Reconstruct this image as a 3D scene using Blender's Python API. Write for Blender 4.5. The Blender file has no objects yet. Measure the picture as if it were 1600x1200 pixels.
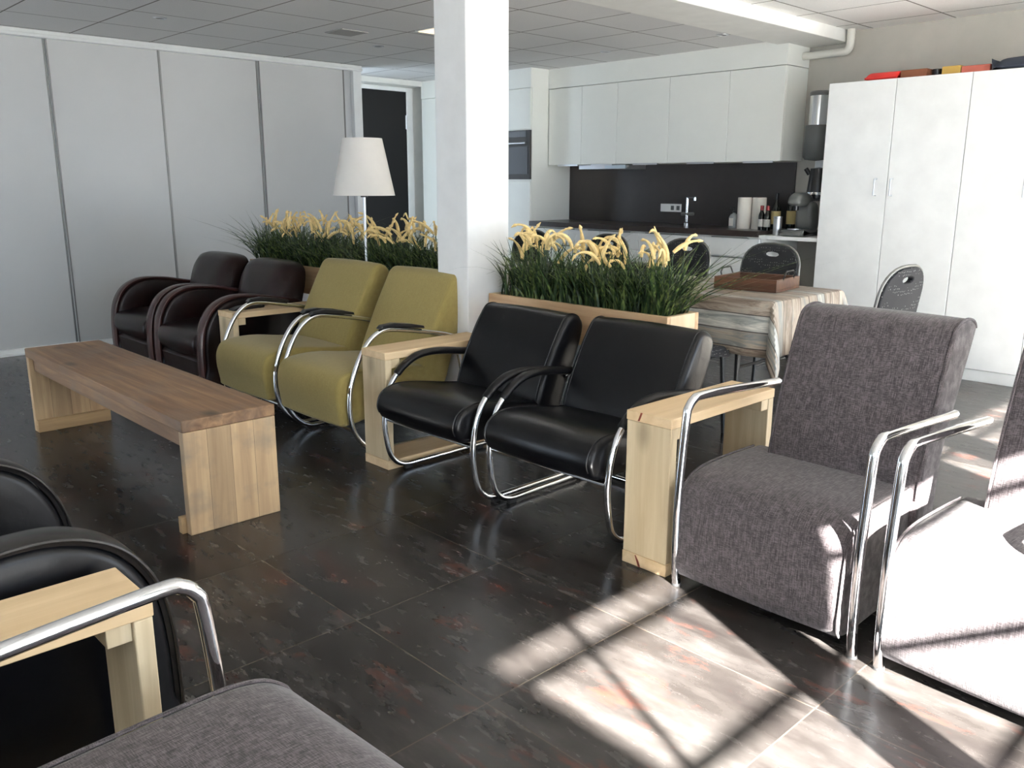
import bpy, bmesh, math, random
from mathutils import Vector, Matrix
random.seed(7)
C = bpy.context.scene.collection
S = bpy.context.scene
PI = math.pi

# ------------------------------------------------------------------ camera
cam_d = bpy.data.cameras.new('camera')
cam_d.sensor_fit = 'HORIZONTAL'; cam_d.sensor_width = 36.0
cam_d.lens = 36.0 * 1342.29 / 1600.0
cam_d.clip_start = 0.02; cam_d.clip_end = 200
cam = bpy.data.objects.new('camera', cam_d); C.objects.link(cam)
TH, PT, RO = 0.80728432, 0.229193934, 0.00232
fw = Vector((-math.sin(TH)*math.cos(PT), math.cos(TH)*math.cos(PT), -math.sin(PT)))
rt = Vector((math.cos(TH), math.sin(TH), 0)); up = rt.cross(fw)
r2 = math.cos(RO)*rt + math.sin(RO)*up; u2 = -math.sin(RO)*rt + math.cos(RO)*up
M = Matrix((r2, u2, -fw)).transposed().to_4x4(); M.translation = Vector((0, 0, 1.317))
cam.matrix_world = M
S.camera = cam

# ------------------------------------------------------------------ sky, sun, exposure
S.view_settings.view_transform = 'Standard'; S.view_settings.look = 'None'
S.view_settings.gamma = 1.0; S.view_settings.use_curve_mapping = False
S.view_settings.exposure = 0.05
W = bpy.data.worlds.new('sky'); S.world = W; W.use_nodes = True
bg = W.node_tree.nodes['Background']
bg.inputs[0].default_value = (0.70, 0.84, 1.0, 1); bg.inputs[1].default_value = 7.5
sun_d = bpy.data.lights.new('sun', 'SUN'); sun_d.energy = 185.0; sun_d.angle = math.radians(0.55)
sun_d.color = (1.0, 0.97, 0.93)
sun = bpy.data.objects.new('sun', sun_d); C.objects.link(sun)
EL = math.atan(0.56)
sdir = Vector((0.914*math.cos(EL), -0.405*math.cos(EL), math.sin(EL)))
sun.rotation_euler = sdir.to_track_quat('Z', 'Y').to_euler(); sun.location = (6, -2, 5)
WX = 2.0                                   # window wall
OPEN = [(-0.28, 2.05), (2.72, 3.0), (3.25, 6.5)]
HEAD, SILL = 2.285, 0.12
def portal(name, loc, rot, sx, sy):
    l = bpy.data.lights.new(name, 'AREA'); l.shape = 'RECTANGLE'; l.size = sx; l.size_y = sy
    l.energy = 1.0; l.cycles.is_portal = True
    o = bpy.data.objects.new(name, l); C.objects.link(o); o.location = loc; o.rotation_euler = rot
for a, b in OPEN:
    portal('daylight_portal', (WX+0.13, (a+b)/2, (HEAD+SILL)/2), (0, PI/2, 0), HEAD-SILL, b-a)
REAR_FILL = ((-7.2, -4.8, 0.1, 1.25), (-0.9, 1.8, 1.0, 2.3))  # added openings behind the camera, sized to brighten the room
for a, b, z0, z1 in REAR_FILL:
    portal('daylight_portal', ((a+b)/2, -2.63, (z0+z1)/2), (-PI/2, 0, 0), b-a, z1-z0)

# ------------------------------------------------------------------ material helpers
def lin(c):
    return tuple(((v/255)/12.92 if v/255 <= 0.04045 else ((v/255+0.055)/1.055)**2.4) for v in c) + (1,)
class NT:
    def __init__(s, name):
        s.m = bpy.data.materials.new(name); s.m.use_nodes = True
        s.t = s.m.node_tree; s.b = s.t.nodes['Principled BSDF']
    def n(s, typ, **kw):
        nd = s.t.nodes.new(typ)
        for k, v in kw.items(): setattr(nd, k, v)
        return nd
    def l(s, a, b): s.t.links.new(a, b)
    def math(s, op, a, b=None, c=None):
        nd = s.n('ShaderNodeMath', operation=op)
        for i, v in enumerate((a, b, c)):
            if v is None: continue
            if isinstance(v, (int, float)): nd.inputs[i].default_value = v
            else: s.l(v, nd.inputs[i])
        return nd.outputs[0]
    def coord(s, kind='Object', scale=(1, 1, 1), rot=(0, 0, 0), loc=(0, 0, 0)):
        tc = s.n('ShaderNodeTexCoord'); mp = s.n('ShaderNodeMapping')
        mp.inputs['Scale'].default_value = scale; mp.inputs['Rotation'].default_value = rot
        mp.inputs['Location'].default_value = loc
        s.l(tc.outputs[kind], mp.inputs[0]); return mp.outputs[0]
    def noise(s, vec, scale, detail=4, rough=0.55, dist=0.0):
        nd = s.n('ShaderNodeTexNoise'); nd.inputs['Scale'].default_value = scale
        nd.inputs['Detail'].default_value = detail; nd.inputs['Roughness'].default_value = rough
        nd.inputs['Distortion'].default_value = dist
        s.l(vec, nd.inputs['Vector']); return nd.outputs['Fac']
    def ramp(s, fac, stops):
        nd = s.n('ShaderNodeValToRGB'); e = nd.color_ramp.elements
        while len(e) < len(stops): e.new(0.5)
        for i, (p, c) in enumerate(stops):
            e[i].position = p; e[i].color = c if len(c) == 4 else tuple(c)+(1,)
        s.l(fac, nd.inputs[0]); return nd.outputs[0]
    def mix(s, fac, a, b, mode='MIX'):
        nd = s.n('ShaderNodeMix', data_type='RGBA', blend_type=mode)
        for i, v in ((0, fac), (6, a), (7, b)):
            if isinstance(v, (int, float)): nd.inputs[i].default_value = v
            elif isinstance(v, tuple): nd.inputs[i].default_value = v
            else: s.l(v, nd.inputs[i])
        return nd.outputs[2]
    def sep(s, vec):
        nd = s.n('ShaderNodeSeparateXYZ'); s.l(vec, nd.inputs[0]); return nd.outputs
    def col(s, c):
        if isinstance(c, tuple): s.b.inputs['Base Color'].default_value = c
        else: s.l(c, s.b.inputs['Base Color'])
    def bump(s, h, strength=0.3, dist=0.002):
        nd = s.n('ShaderNodeBump'); nd.inputs['Strength'].default_value = strength
        nd.inputs['Distance'].default_value = dist
        s.l(h, nd.inputs['Height']); s.l(nd.outputs[0], s.b.inputs['Normal'])
    def set(s, **kw):
        for k, v in kw.items(): s.b.inputs[k.replace('_', ' ')].default_value = v
def plain(name, c, rough=0.5, metal=0.0, var=0.04, vs=6.0, **kw):
    m = NT(name); v = m.noise(m.coord(), vs, 3)
    lo = tuple(x*(1-var) for x in c[:3])+(1,); hi = tuple(min(1, x*(1+var)) for x in c[:3])+(1,)
    m.col(m.ramp(v, [(0.3, lo), (0.7, hi)])); m.set(Roughness=rough, Metallic=metal, **kw)
    return m.m

M_wall = plain('paint_white_wall', lin((238, 237, 231)), 0.75)
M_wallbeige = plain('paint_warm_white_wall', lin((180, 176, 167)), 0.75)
M_white = plain('white_laminate', lin((246, 246, 243)), 0.3)
M_slide = plain('pale_grey_door_panel', lin((198, 198, 197)), 0.32, var=0.02, vs=2)
M_pillar = plain('paint_white_pillar', lin((240, 239, 237)), 0.7)
M_kitchen = plain('cream_white_cabinet_front', lin((248, 248, 240)), 0.4, var=0.01)
M_gap = plain('dark_joint', (0.02, 0.02, 0.02, 1), 0.8)
M_alu = plain('brushed_aluminium', (0.62, 0.63, 0.65, 1), 0.35, 1.0)
M_profile = plain('grey_door_profile', lin((120, 120, 118)), 0.45, 0.6)
M_chrome = plain('chrome', (0.82, 0.83, 0.85, 1), 0.08, 1.0, var=0.01)
M_steelblk = plain('black_powder_coat', (0.012, 0.012, 0.013, 1), 0.4)
M_plast = plain('black_plastic', (0.01, 0.01, 0.011, 1), 0.3)
M_counter = plain('dark_brown_worktop', lin((48, 40, 38)), 0.28, var=0.15, vs=20)
M_splash = plain('dark_brown_back_panel', lin((40, 34, 33)), 0.35, var=0.12, vs=14)
M_door = plain('black_door_leaf', (0.003, 0.003, 0.0035, 1), 0.8)
M_glassdark = plain('oven_glass', (0.006, 0.006, 0.008, 1), 0.35)
M_ovensteel = plain('dark_oven_steel', lin((60, 58, 56)), 0.5, 0.2)
M_grey = plain('dark_grey_plastic', lin((98, 100, 98)), 0.4)
M_paper = plain('white_paper_towel', lin((235, 230, 220)), 0.9)
M_label = plain('cream_label', lin((205, 185, 130)), 0.7)
M_labelw = plain('white_label', lin((215, 212, 205)), 0.7)
M_bottle = plain('dark_bottle_glass', (0.006, 0.008, 0.006, 1), 0.08)
M_redcap = plain('red_capsule', lin((130, 30, 35)), 0.4)
M_shade = plain('white_lamp_shade', lin((232, 226, 218)), 0.8)
M_red = plain('red_cloth', lin((215, 45, 40)), 0.6)
M_brownbox = plain('brown_card', lin((120, 70, 45)), 0.7)
M_yellow = plain('yellow_card', lin((185, 150, 75)), 0.7)
M_blue = plain('dark_blue_fabric', lin((40, 48, 62)), 0.8)
M_salmon = plain('salmon_card', lin((180, 95, 80)), 0.7)
M_pipe = plain('white_plastic_pipe', lin((225, 222, 212)), 0.35)
M_rubber = plain('black_rubber_foot', (0.01, 0.01, 0.01, 1), 0.7)

def floor_mat():
    m = NT('dark_oxide_floor_tiles')
    v = m.coord('Object'); x, y, z = m.sep(v)
    def grid(c, off):
        t = m.math('DIVIDE', m.math('SUBTRACT', c, off), 0.6)
        fl = m.math('FLOOR', t); fr = m.math('SUBTRACT', t, fl)
        d = m.math('MINIMUM', fr, m.math('SUBTRACT', 1.0, fr)); return d, fl
    dx, ix = grid(x, -1.480); dy, iy = grid(y, 1.328)
    d = m.math('MINIMUM', dx, dy)
    grout = m.math('LESS_THAN', d, 0.0032)
    cmb = m.n('ShaderNodeCombineXYZ'); m.l(ix, cmb.inputs[0]); m.l(iy, cmb.inputs[1])
    wn = m.n('ShaderNodeTexWhiteNoise', noise_dimensions='2D'); m.l(cmb.outputs[0], wn.inputs['Vector'])
    # per tile offset of the pattern
    add = m.n('ShaderNodeVectorMath', operation='MULTIPLY_ADD')
    m.l(wn.outputs['Color'], add.inputs[0]); add.inputs[1].default_value = (9, 9, 9); m.l(v, add.inputs[2])
    mp = m.n('ShaderNodeMapping'); mp.inputs['Scale'].default_value = (1.0, 3.2, 1.0)
    m.l(add.outputs[0], mp.inputs[0]); sv = mp.outputs[0]
    big = m.noise(sv, 2.2, 7, 0.56, 0.1); fine = m.noise(sv, 9.0, 6, 0.6, 0.0)
    mixn = m.math('ADD', m.math('MULTIPLY', big, 0.74), m.math('MULTIPLY', fine, 0.26))
    base = m.ramp(mixn, [(0.34, lin((31, 28, 27))), (0.46, lin((40, 37, 35))), (0.56, lin((51, 48, 46))), (0.74, lin((74, 71, 68)))])
    rn = m.noise(m.coord('Object', (1.5, 3.4, 1), loc=(3.1, 1.7, 0)), 2.0, 10, 0.68, 0.2)
    rust = m.ramp(rn, [(0.56, (0, 0, 0, 1)), (0.66, (1, 1, 1, 1))])
    c = m.mix(m.math('MULTIPLY', rust, 0.4), base, lin((98, 50, 36)))
    tone = m.math('ADD', 0.88, m.math('MULTIPLY', wn.outputs['Value'], 0.24))
    hsv = m.n('ShaderNodeHueSaturation'); m.l(tone, hsv.inputs['Value']); m.l(c, hsv.inputs['Color'])
    c = m.mix(grout, hsv.outputs[0], lin((74, 66, 58)))
    m.col(c)
    m.l(m.math('ADD', 0.14, m.math('MULTIPLY', fine, 0.22)), m.b.inputs['Roughness'])
    m.b.inputs['Specular IOR Level'].default_value = 0.32
    h = m.math('SUBTRACT', m.math('MULTIPLY', fine, 0.15), grout)
    m.bump(h, 0.25, 0.001); return m.m
M_floor = floor_mat()

def ceil_mat(name, x0, y0, mod, lim=None, c=(220, 219, 217)):
    m = NT(name); v = m.coord('Object'); x, y, z = m.sep(v)
    def g(cc, off):
        t = m.math('DIVIDE', m.math('SUBTRACT', cc, off), mod)
        fr = m.math('FRACT', t); return m.math('MINIMUM', fr, m.math('SUBTRACT', 1.0, fr))
    d = m.math('MINIMUM', g(x, x0), g(y, y0)); line = m.math('LESS_THAN', d, 0.010)
    sp = m.noise(v, 160, 2); base = m.ramp(sp, [(0.35, lin(tuple(k-7 for k in c))), (0.65, lin(c))])
    m.col(m.mix(line, base, lin((120, 116, 110)))); m.set(Roughness=0.9)
    m.bump(m.math('SUBTRACT', 1.0, line), 0.4, 0.003); return m.m
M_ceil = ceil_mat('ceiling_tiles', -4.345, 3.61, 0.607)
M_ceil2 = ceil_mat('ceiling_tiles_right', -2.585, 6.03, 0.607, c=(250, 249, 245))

def wood(name, axis, light, dark, planks=None, pl_axis=0, pl_off=0.0, knots=0.5, rough=0.55, seed=0.0, grey=0.0):
    m = NT(name)
    sc = [22.0, 22.0, 22.0]; sc[axis] = 1.3
    v = m.coord('Object', tuple(sc), loc=(seed, seed*1.7, seed*0.6))
    o = m.coord('Object'); xyz = m.sep(o)
    grain = m.noise(v, 1.0, 6, 0.6, 0.7)
    sc2 = [3.0, 3.0, 3.0]; sc2[axis] = 0.7
    broad = m.noise(m.coord('Object', tuple(sc2), loc=(seed*2, 3, seed)), 1.6, 4, 0.6, 0.4)
    f = m.math('ADD', m.math('MULTIPLY', grain, 0.6), m.math('MULTIPLY', broad, 0.4))
    mid = tuple((a+b)/2 for a, b in zip(light, dark))
    c = m.ramp(f, [(0.33, lin(dark)), (0.5, lin(mid)), (0.64, lin(light))])
    # knots
    vo = m.n('ShaderNodeTexVoronoi'); vo.feature = 'F1'
    sk = [5.0, 5.0, 5.0]; sk[axis] = 2.6
    kv = m.coord('Object', tuple(sk), loc=(seed*3+.3, seed+.7, seed*2)); m.l(kv, vo.inputs['Vector']); vo.inputs['Scale'].default_value = 1.0
    kn = m.ramp(vo.outputs['Distance'], [(0.05, (1, 1, 1, 1)), (0.20, (0, 0, 0, 1))])
    c = m.mix(m.math('MULTIPLY', kn, knots), c, lin(tuple(k*0.55 for k in dark)))
    if grey:
        gn = m.ramp(m.noise(m.coord('Object', loc=(seed, 5, 2)), 4.5, 4, 0.6), [(0.48, (0, 0, 0, 1)), (0.66, (1, 1, 1, 1))])
        c = m.mix(m.math('MULTIPLY', gn, grey), c, lin((112, 106, 98)))
    if planks:
        t = m.math('DIVIDE', m.math('SUBTRACT', xyz[pl_axis], pl_off), planks)
        fl = m.math('FLOOR', t); fr = m.math('FRACT', t); d = m.math('MINIMUM', fr, m.math('SUBTRACT', 1.0, fr))
        wn = m.n('ShaderNodeTexWhiteNoise', noise_dimensions='1D'); m.l(fl, wn.inputs['W'])
        hs = m.n('ShaderNodeHueSaturation'); m.l(m.math('ADD', 0.84, m.math('MULTIPLY', wn.outputs['Value'], 0.3)), hs.inputs['Value']); m.l(c, hs.inputs['Color'])
        c = m.mix(m.math('MULTIPLY', m.math('LESS_THAN', d, 0.009), 0.7), hs.outputs[0], lin((50, 36, 26)))
    m.col(c); m.set(Roughness=rough); m.bump(grain, 0.25, 0.001); return m.m
PL, PD = (222, 196, 158), (198, 168, 128)
M_pineY = wood('pale_pine_along_y', 1, PL, PD, seed=1.0)
M_pineZ = wood('pale_pine_upright', 2, (208, 190, 158), (178, 156, 122), seed=2.3)
M_pineX = wood('pale_pine_along_x', 0, (196, 164, 128), (160, 126, 92), seed=4.1, knots=0.3)
M_benchX = wood('reclaimed_wood_top', 0, (156, 122, 88), (94, 68, 48), knots=0.9, seed=5.2, grey=0.3)
M_benchZ = wood('reclaimed_wood_upright', 2, (196, 168, 130), (152, 124, 94), planks=0.0955, pl_axis=1, pl_off=-0.191, knots=0.7, seed=6.6, grey=0.6)
M_benchY = wood('reclaimed_wood_batten', 1, (196, 166, 122), (150, 120, 84), knots=0.4, seed=8.1)
M_tray = wood('brown_stained_tray_wood', 0, (104, 70, 48), (62, 38, 28), knots=0.3, seed=9.0, rough=0.5)

def fabric(name, dark, light, scale=900.0, rough=0.95, slub=True, bump=0.6, wmix=0.65):
    m = NT(name)
    a = m.noise(m.coord('Object', (1, 0.06, 0.06)), scale, 2, 0.5)          # threads running along y and z
    b = m.noise(m.coord('Object', (0.13, 1, 1)), scale, 2, 0.5)
    g = m.noise(m.coord('Object'), 35, 3, 0.6)
    f = m.math('ADD', m.math('MULTIPLY', a, 0.42), m.math('MULTIPLY', b, 0.42))
    f = m.math('ADD', f, m.math('MULTIPLY', g, 0.16))
    lo, hi = (0.40, 0.60) if slub else (0.3, 0.7)
    m.col(m.ramp(f, [(lo, lin(dark)), (0.5, lin(tuple((p+q)/2 for p, q in zip(dark, light)))), (hi, lin(light))]))
    m.set(Roughness=rough); m.b.inputs['Sheen Weight'].default_value = 0.15
    m.bump(f, bump, 0.0015); return m.m
M_greyfab = fabric('grey_brown_woven_fabric', (42, 36, 37), (98, 90, 92), 560)
M_olive = fabric('olive_green_velour', (130, 114, 62), (150, 134, 80), 500, 0.9, False, 0.15)
def leather(name, c1, c2, rough=0.35):
    m = NT(name); n1 = m.noise(m.coord(), 4.0, 4, 0.6); n2 = m.noise(m.coord(), 220, 3, 0.5)
    cr = m.noise(m.coord('Object', (1, 3, 3)), 7, 3, 0.5, 1.2)
    m.col(m.ramp(n1, [(0.35, c1), (0.68, c2)])); m.set(Roughness=rough)
    m.b.inputs['Specular IOR Level'].default_value = 0.24
    m.bump(m.math('ADD', m.math('MULTIPLY', n2, 0.12), cr), 0.18, 0.004); return m.m
M_blkleather = leather('black_leather', (0.003, 0.003, 0.004, 1), (0.006, 0.006, 0.007, 1), 0.3)
M_brnleather = leather('dark_brown_leather', lin((14, 8, 8)), lin((34, 17, 15)), 0.3)
M_piping = plain('burgundy_leather_band', lin((54, 26, 23)), 0.3, var=0.3, vs=9)
M_pipingb = plain('black_brown_leather_band', lin((24, 21, 20)), 0.35, var=0.2, vs=9)

def dotted():
    m = NT('black_fabric_with_pale_dots'); vo = m.n('ShaderNodeTexVoronoi'); vo.inputs['Scale'].default_value = 62.0
    vo.inputs['Randomness'].default_value = 0.35
    m.l(m.coord(), vo.inputs['Vector'])
    d = m.ramp(vo.outputs['Distance'], [(0.14, (1, 1, 1, 1)), (0.2, (0, 0, 0, 1))])
    m.col(m.mix(d, (0.012, 0.013, 0.016, 1), (0.22, 0.22, 0.22, 1))); m.set(Roughness=0.85); return m.m
M_dots = dotted()

def cloth_mat():
    m = NT('printed_plank_tablecloth')
    tc = m.n('ShaderNodeUVMap'); x, y, z = m.sep(tc.outputs[0])
    t = m.math('DIVIDE', y, 0.088); fl = m.math('FLOOR', t); fr = m.math('FRACT', t)
    wn = m.n('ShaderNodeTexWhiteNoise', noise_dimensions='1D'); m.l(fl, wn.inputs['W'])
    mp = m.n('ShaderNodeMapping'); mp.inputs['Scale'].default_value = (2.0, 16, 1); m.l(tc.outputs[0], mp.inputs[0])
    g = m.noise(mp.outputs[0], 1.6, 7, 0.68, 0.8)
    tone = m.math('ADD', m.math('MULTIPLY', wn.outputs['Value'], 0.42), m.math('MULTIPLY', g, 0.75))
    c = m.ramp(tone, [(0.28, lin((76, 66, 58))), (0.42, lin((116, 102, 90))), (0.54, lin((176, 164, 150))), (0.66, lin((126, 132, 132))), (0.85, lin((224, 222, 214)))])
    d = m.math('MINIMUM', fr, m.math('SUBTRACT', 1.0, fr))
    c = m.mix(m.math('MULTIPLY', m.math('LESS_THAN', d, 0.035), 0.85), c, lin((44, 36, 32)))
    m.col(c); m.set(Roughness=0.42); return m.m
M_cloth = cloth_mat()

def grass_mat():
    m = NT('dark_green_grass_blades'); n = m.noise(m.coord('Object', (60, 60, 2)), 1.0, 2)
    m.col(m.ramp(n, [(0.36, lin((16, 30, 13))), (0.5, lin((40, 64, 31))), (0.63, lin((104, 118, 62)))]))
    m.set(Roughness=0.45); return m.m
M_grass = grass_mat()
M_plume = plain('cream_yellow_plume', lin((240, 208, 146)), 0.9, var=0.2, vs=40)
M_soil = plain('dark_planter_filling', (0.01, 0.01, 0.008, 1), 0.9)
M_clear = NT('clear_plastic'); M_clear.set(Roughness=0.1, Transmission_Weight=0.0); M_clear.col(lin((150, 155, 155))); M_clear = M_clear.m
def emis(name, c, s):
    m = NT(name); m.b.inputs['Emission Color'].default_value = c; m.b.inputs['Emission Strength'].default_value = s; return m.m
M_lampglow = emis('warm_ceiling_lamp_glow', (1.0, 0.74, 0.42, 1), 1.6)
M_hoodglow = plain('hood_light_cover', lin((200, 215, 225)), 0.2)
M_outside = plain('outdoor_bounce_paving', lin((158, 157, 154)), 0.9)  # for the unseen paving added to reflect sunlight indoors

# ------------------------------------------------------------------ object helpers
def thing(name, label, cat, loc=(0, 0, 0), rz=0.0, group=None):
    o = bpy.data.objects.new(name, None); C.objects.link(o); o.empty_display_size = 0.1
    o.location = loc; o.rotation_euler = (0, 0, rz); o['label'] = label; o['category'] = cat
    if group: o['group'] = group
    return o
def tag(o, label, cat, group=None):
    o['label'] = label; o['category'] = cat
    if group: o['group'] = group
    return o
def obj(name, bm, m, parent=None, bev=0.0, seg=2, smooth=True, sub=0):
    me = bpy.data.meshes.new(name)
    bmesh.ops.recalc_face_normals(bm, faces=bm.faces[:])
    bm.to_mesh(me); bm.free()
    for mm in (m if isinstance(m, (list, tuple)) else [m]): me.materials.append(mm)
    o = bpy.data.objects.new(name, me); C.objects.link(o)
    if parent: o.parent = parent
    if smooth:
        for p in me.polygons: p.use_smooth = True
        try: me.set_sharp_from_angle(angle=math.radians(38))
        except Exception: pass
    if bev:
        b = o.modifiers.new('bevel', 'BEVEL'); b.width = bev; b.segments = seg; b.limit_method = 'ANGLE'; b.angle_limit = math.radians(40)
        b.harden_normals = False
    return o
def struct(name, bm, m, parent=None, **kw):
    o = obj(name, bm, m, parent, **kw)
    if not parent: o['kind'] = 'structure'
    return o
def BM(): return bmesh.new()
def box(bm, x0, x1, y0, y1, z0, z1, mi=0, rot=None):
    vs = [Vector((x, y, z)) for x in (x0, x1) for y in (y0, y1) for z in (z0, z1)]
    if rot: vs = [rot @ v for v in vs]
    v = [bm.verts.new(p) for p in vs]
    for f in ((0, 1, 3, 2), (4, 6, 7, 5), (0, 4, 5, 1), (2, 3, 7, 6), (0, 2, 6, 4), (1, 5, 7, 3)):
        fc = bm.faces.new([v[i] for i in f]); fc.material_index = mi
    return bm
def B(*a, **k): return box(BM(), *a, **k)
def smooth_path(pts, n=6, closed=False):
    P = [Vector(p) for p in pts]; out = []; N = len(P)
    rng = N if closed else N-1
    for i in range(rng):
        if closed: p0, p1, p2, p3 = P[(i-1) % N], P[i], P[(i+1) % N], P[(i+2) % N]
        else: p0, p1, p2, p3 = P[max(i-1, 0)], P[i], P[i+1], P[min(i+2, N-1)]
        for k in range(n):
            t = k/n
            out.append(0.5*((2*p1)+(p2-p0)*t+(2*p0-5*p1+4*p2-p3)*t*t+(3*p1-p0-3*p2+p3)*t**3))
    if not closed: out.append(P[-1])
    return out
def tube(bm, pts, r, n=10, smooth=6, cap=True, closed=False):
    path = smooth_path(pts, smooth) if smooth > 1 else [Vector(p) for p in pts]
    T = []
    for i in range(len(path)):
        a = path[max(i-1, 0)]; b = path[min(i+1, len(path)-1)]; T.append((b-a).normalized())
    ref = Vector((1, 0, 0)) if abs(T[0].x) < 0.9 else Vector((0, 0, 1))
    u = (ref - T[0]*ref.dot(T[0])).normalized(); rings = []
    for i, p in enumerate(path):
        u = (u - T[i]*u.dot(T[i])).normalized(); w = T[i].cross(u)
        rr = r(i/(len(path)-1)) if callable(r) else r
        rings.append([bm.verts.new(p+(u*math.cos(2*PI*k/n)+w*math.sin(2*PI*k/n))*rr) for k in range(n)])
    for a, b in zip(rings, rings[1:]):
        for k in range(n): bm.faces.new((a[k], a[(k+1) % n], b[(k+1) % n], b[k]))
    if cap: bm.faces.new(rings[0][::-1]); bm.faces.new(rings[-1])
    return bm
def lathe(bm, prof, n=24, c=(0, 0, 0), mi=0, cap=True):
    rings = []
    for r, z in prof:
        rings.append([bm.verts.new((c[0]+r*math.cos(2*PI*k/n), c[1]+r*math.sin(2*PI*k/n), c[2]+z)) for k in range(n)])
    for a, b in zip(rings, rings[1:]):
        for k in range(n):
            f = bm.faces.new((a[k], a[(k+1) % n], b[(k+1) % n], b[k])); f.material_index = mi
    if cap:
        f = bm.faces.new(rings[0][::-1]); f.material_index = mi
        f = bm.faces.new(rings[-1]); f.material_index = mi
    return bm
def prism(bm, prof, x0, x1, mi=0):
    """profile (y,z) extruded along x"""
    a = [bm.verts.new((x0, y, z)) for y, z in prof]; b = [bm.verts.new((x1, y, z)) for y, z in prof]
    n = len(prof)
    for k in range(n):
        f = bm.faces.new((a[k], a[(k+1) % n], b[(k+1) % n], b[k])); f.material_index = mi
    f = bm.faces.new(a[::-1]); f.material_index = mi
    f = bm.faces.new(b); f.material_index = mi
    return bm
def soft(bm, prof, x0, x1, r=0.03, seg=4, sm=4, crown=0.0, bulge=0.0, mid=8):
    """closed (y,z) profile, smoothed, extruded along x with rounded end edges; crown swells the middle"""
    P = smooth_path([(y, z, 0) for y, z in prof], sm, True) if sm > 1 else [Vector((y, z, 0)) for y, z in prof]
    n = len(P); area = sum(P[i].x*P[(i+1) % n].y-P[(i+1) % n].x*P[i].y for i in range(n))
    sg = 1 if area > 0 else -1
    N = []
    for i in range(n):
        t = (P[(i+1) % n]-P[i-1]); t.normalize(); N.append(Vector((-t.y, t.x, 0))*sg)   # inward
    rows = []
    for k in range(seg+1):
        a = PI/2*k/seg; rows.append((x0+r*(1-math.sin(a)), r*(1-math.cos(PI/2-a)) if False else r*(1-math.sin(a)) if False else 0))
    rows = []
    for k in range(seg+1):
        a = PI/2*k/seg                     # 0 at end cap, 90deg at full profile
        rows.append((x0+r*(1-math.cos(a)), r*(1-math.sin(a))))
    for k in range(1, mid):
        rows.append((x0+r+(x1-x0-2*r)*k/mid, -crown*math.sin(PI*k/mid)))
    for k in range(seg, -1, -1):
        a = PI/2*k/seg; rows.append((x1-r*(1-math.cos(a)), r*(1-math.sin(a))))
    rings = []
    for x, ins in rows:
        rings.append([bm.verts.new((x, (P[i]+N[i]*ins).x, (P[i]+N[i]*ins).y)) for i in range(n)])
    for a, b in zip(rings, rings[1:]):
        for k in range(n): bm.faces.new((a[k], a[(k+1) % n], b[(k+1) % n], b[k]))
    for ring, s in ((rings[0], -1), (rings[-1], 1)):
        c = Vector((0, 0, 0))
        for v in ring: c += v.co
        c /= n; prev = ring
        if bulge:
            for q, h in ((0.8, 0.5), (0.45, 0.85)):
                nr = [bm.verts.new(c+(v.co-c)*q+Vector((s*bulge*h, 0, 0))) for v in ring]
                for k in range(n): bm.faces.new((prev[k], prev[(k+1) % n], nr[(k+1) % n], nr[k]))
                prev = nr
            cv = bm.verts.new(c+Vector((s*bulge, 0, 0)))
        else: cv = bm.verts.new(c)
        for k in range(n): bm.faces.new((prev[k], prev[(k+1) % n], cv))
    return bm
def dup(root, loc, rz, label, group=None):
    r = root.copy(); C.objects.link(r); r.location = loc; r.rotation_euler = (0, 0, rz); r['label'] = label
    if group: r['group'] = group
    for ch in list(root.children):
        c = ch.copy(); C.objects.link(c); c.parent = r
        for g in list(ch.children):
            d = g.copy(); C.objects.link(d); d.parent = c
    return r

# ------------------------------------------------------------------ room shell
XL = -7.437; YB = 6.9
struct('floor', B(-8.6, WX+0.12, -2.62, YB+0.1, -0.1, 0.0), M_floor, smooth=False)
struct('ceiling', B(-8.6, -3.80, -2.62, YB+0.1, 2.43, 2.6), M_ceil, smooth=False)
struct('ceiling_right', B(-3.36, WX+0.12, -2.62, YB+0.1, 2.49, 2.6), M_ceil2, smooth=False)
struct('trim_1', B(-3.80, -3.36, -2.6, YB, 2.40, 2.598), M_wall, bev=0.004)            # ceiling beam
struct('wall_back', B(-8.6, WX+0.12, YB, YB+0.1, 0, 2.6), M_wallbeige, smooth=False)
# window wall on the right with real openings
bm = BM(); edges = [-2.6]
for a, b in OPEN: edges += [a, b]
edges.append(YB)
for i in range(0, len(edges), 2): box(bm, WX, WX+0.12, edges[i], edges[i+1], 0, 2.6)
for a, b in OPEN:
    box(bm, WX, WX+0.12, a, b, HEAD, 2.6); box(bm, WX, WX+0.12, a, b, 0, SILL)
struct('wall_right', bm, M_wall, smooth=False)
for i, (a, b) in enumerate(OPEN):
    bm = BM()
    for z, t in ((2.158, 0.030), (1.842, 0.028), (1.548, 0.022), (1.25, 0.02), (0.95, 0.02), (0.65, 0.02)):
        box(bm, WX+0.04, WX+0.06, a, b, z-t/2, z+t/2)
    for yy in (-0.95, 0.163, 4.2, 5.3, 6.1):
        if a < yy < b: box(bm, WX+0.04, WX+0.06, yy-0.010, yy+0.010, SILL, HEAD)
    struct('window_%d' % (i+1), bm, M_alu, smooth=False)
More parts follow.
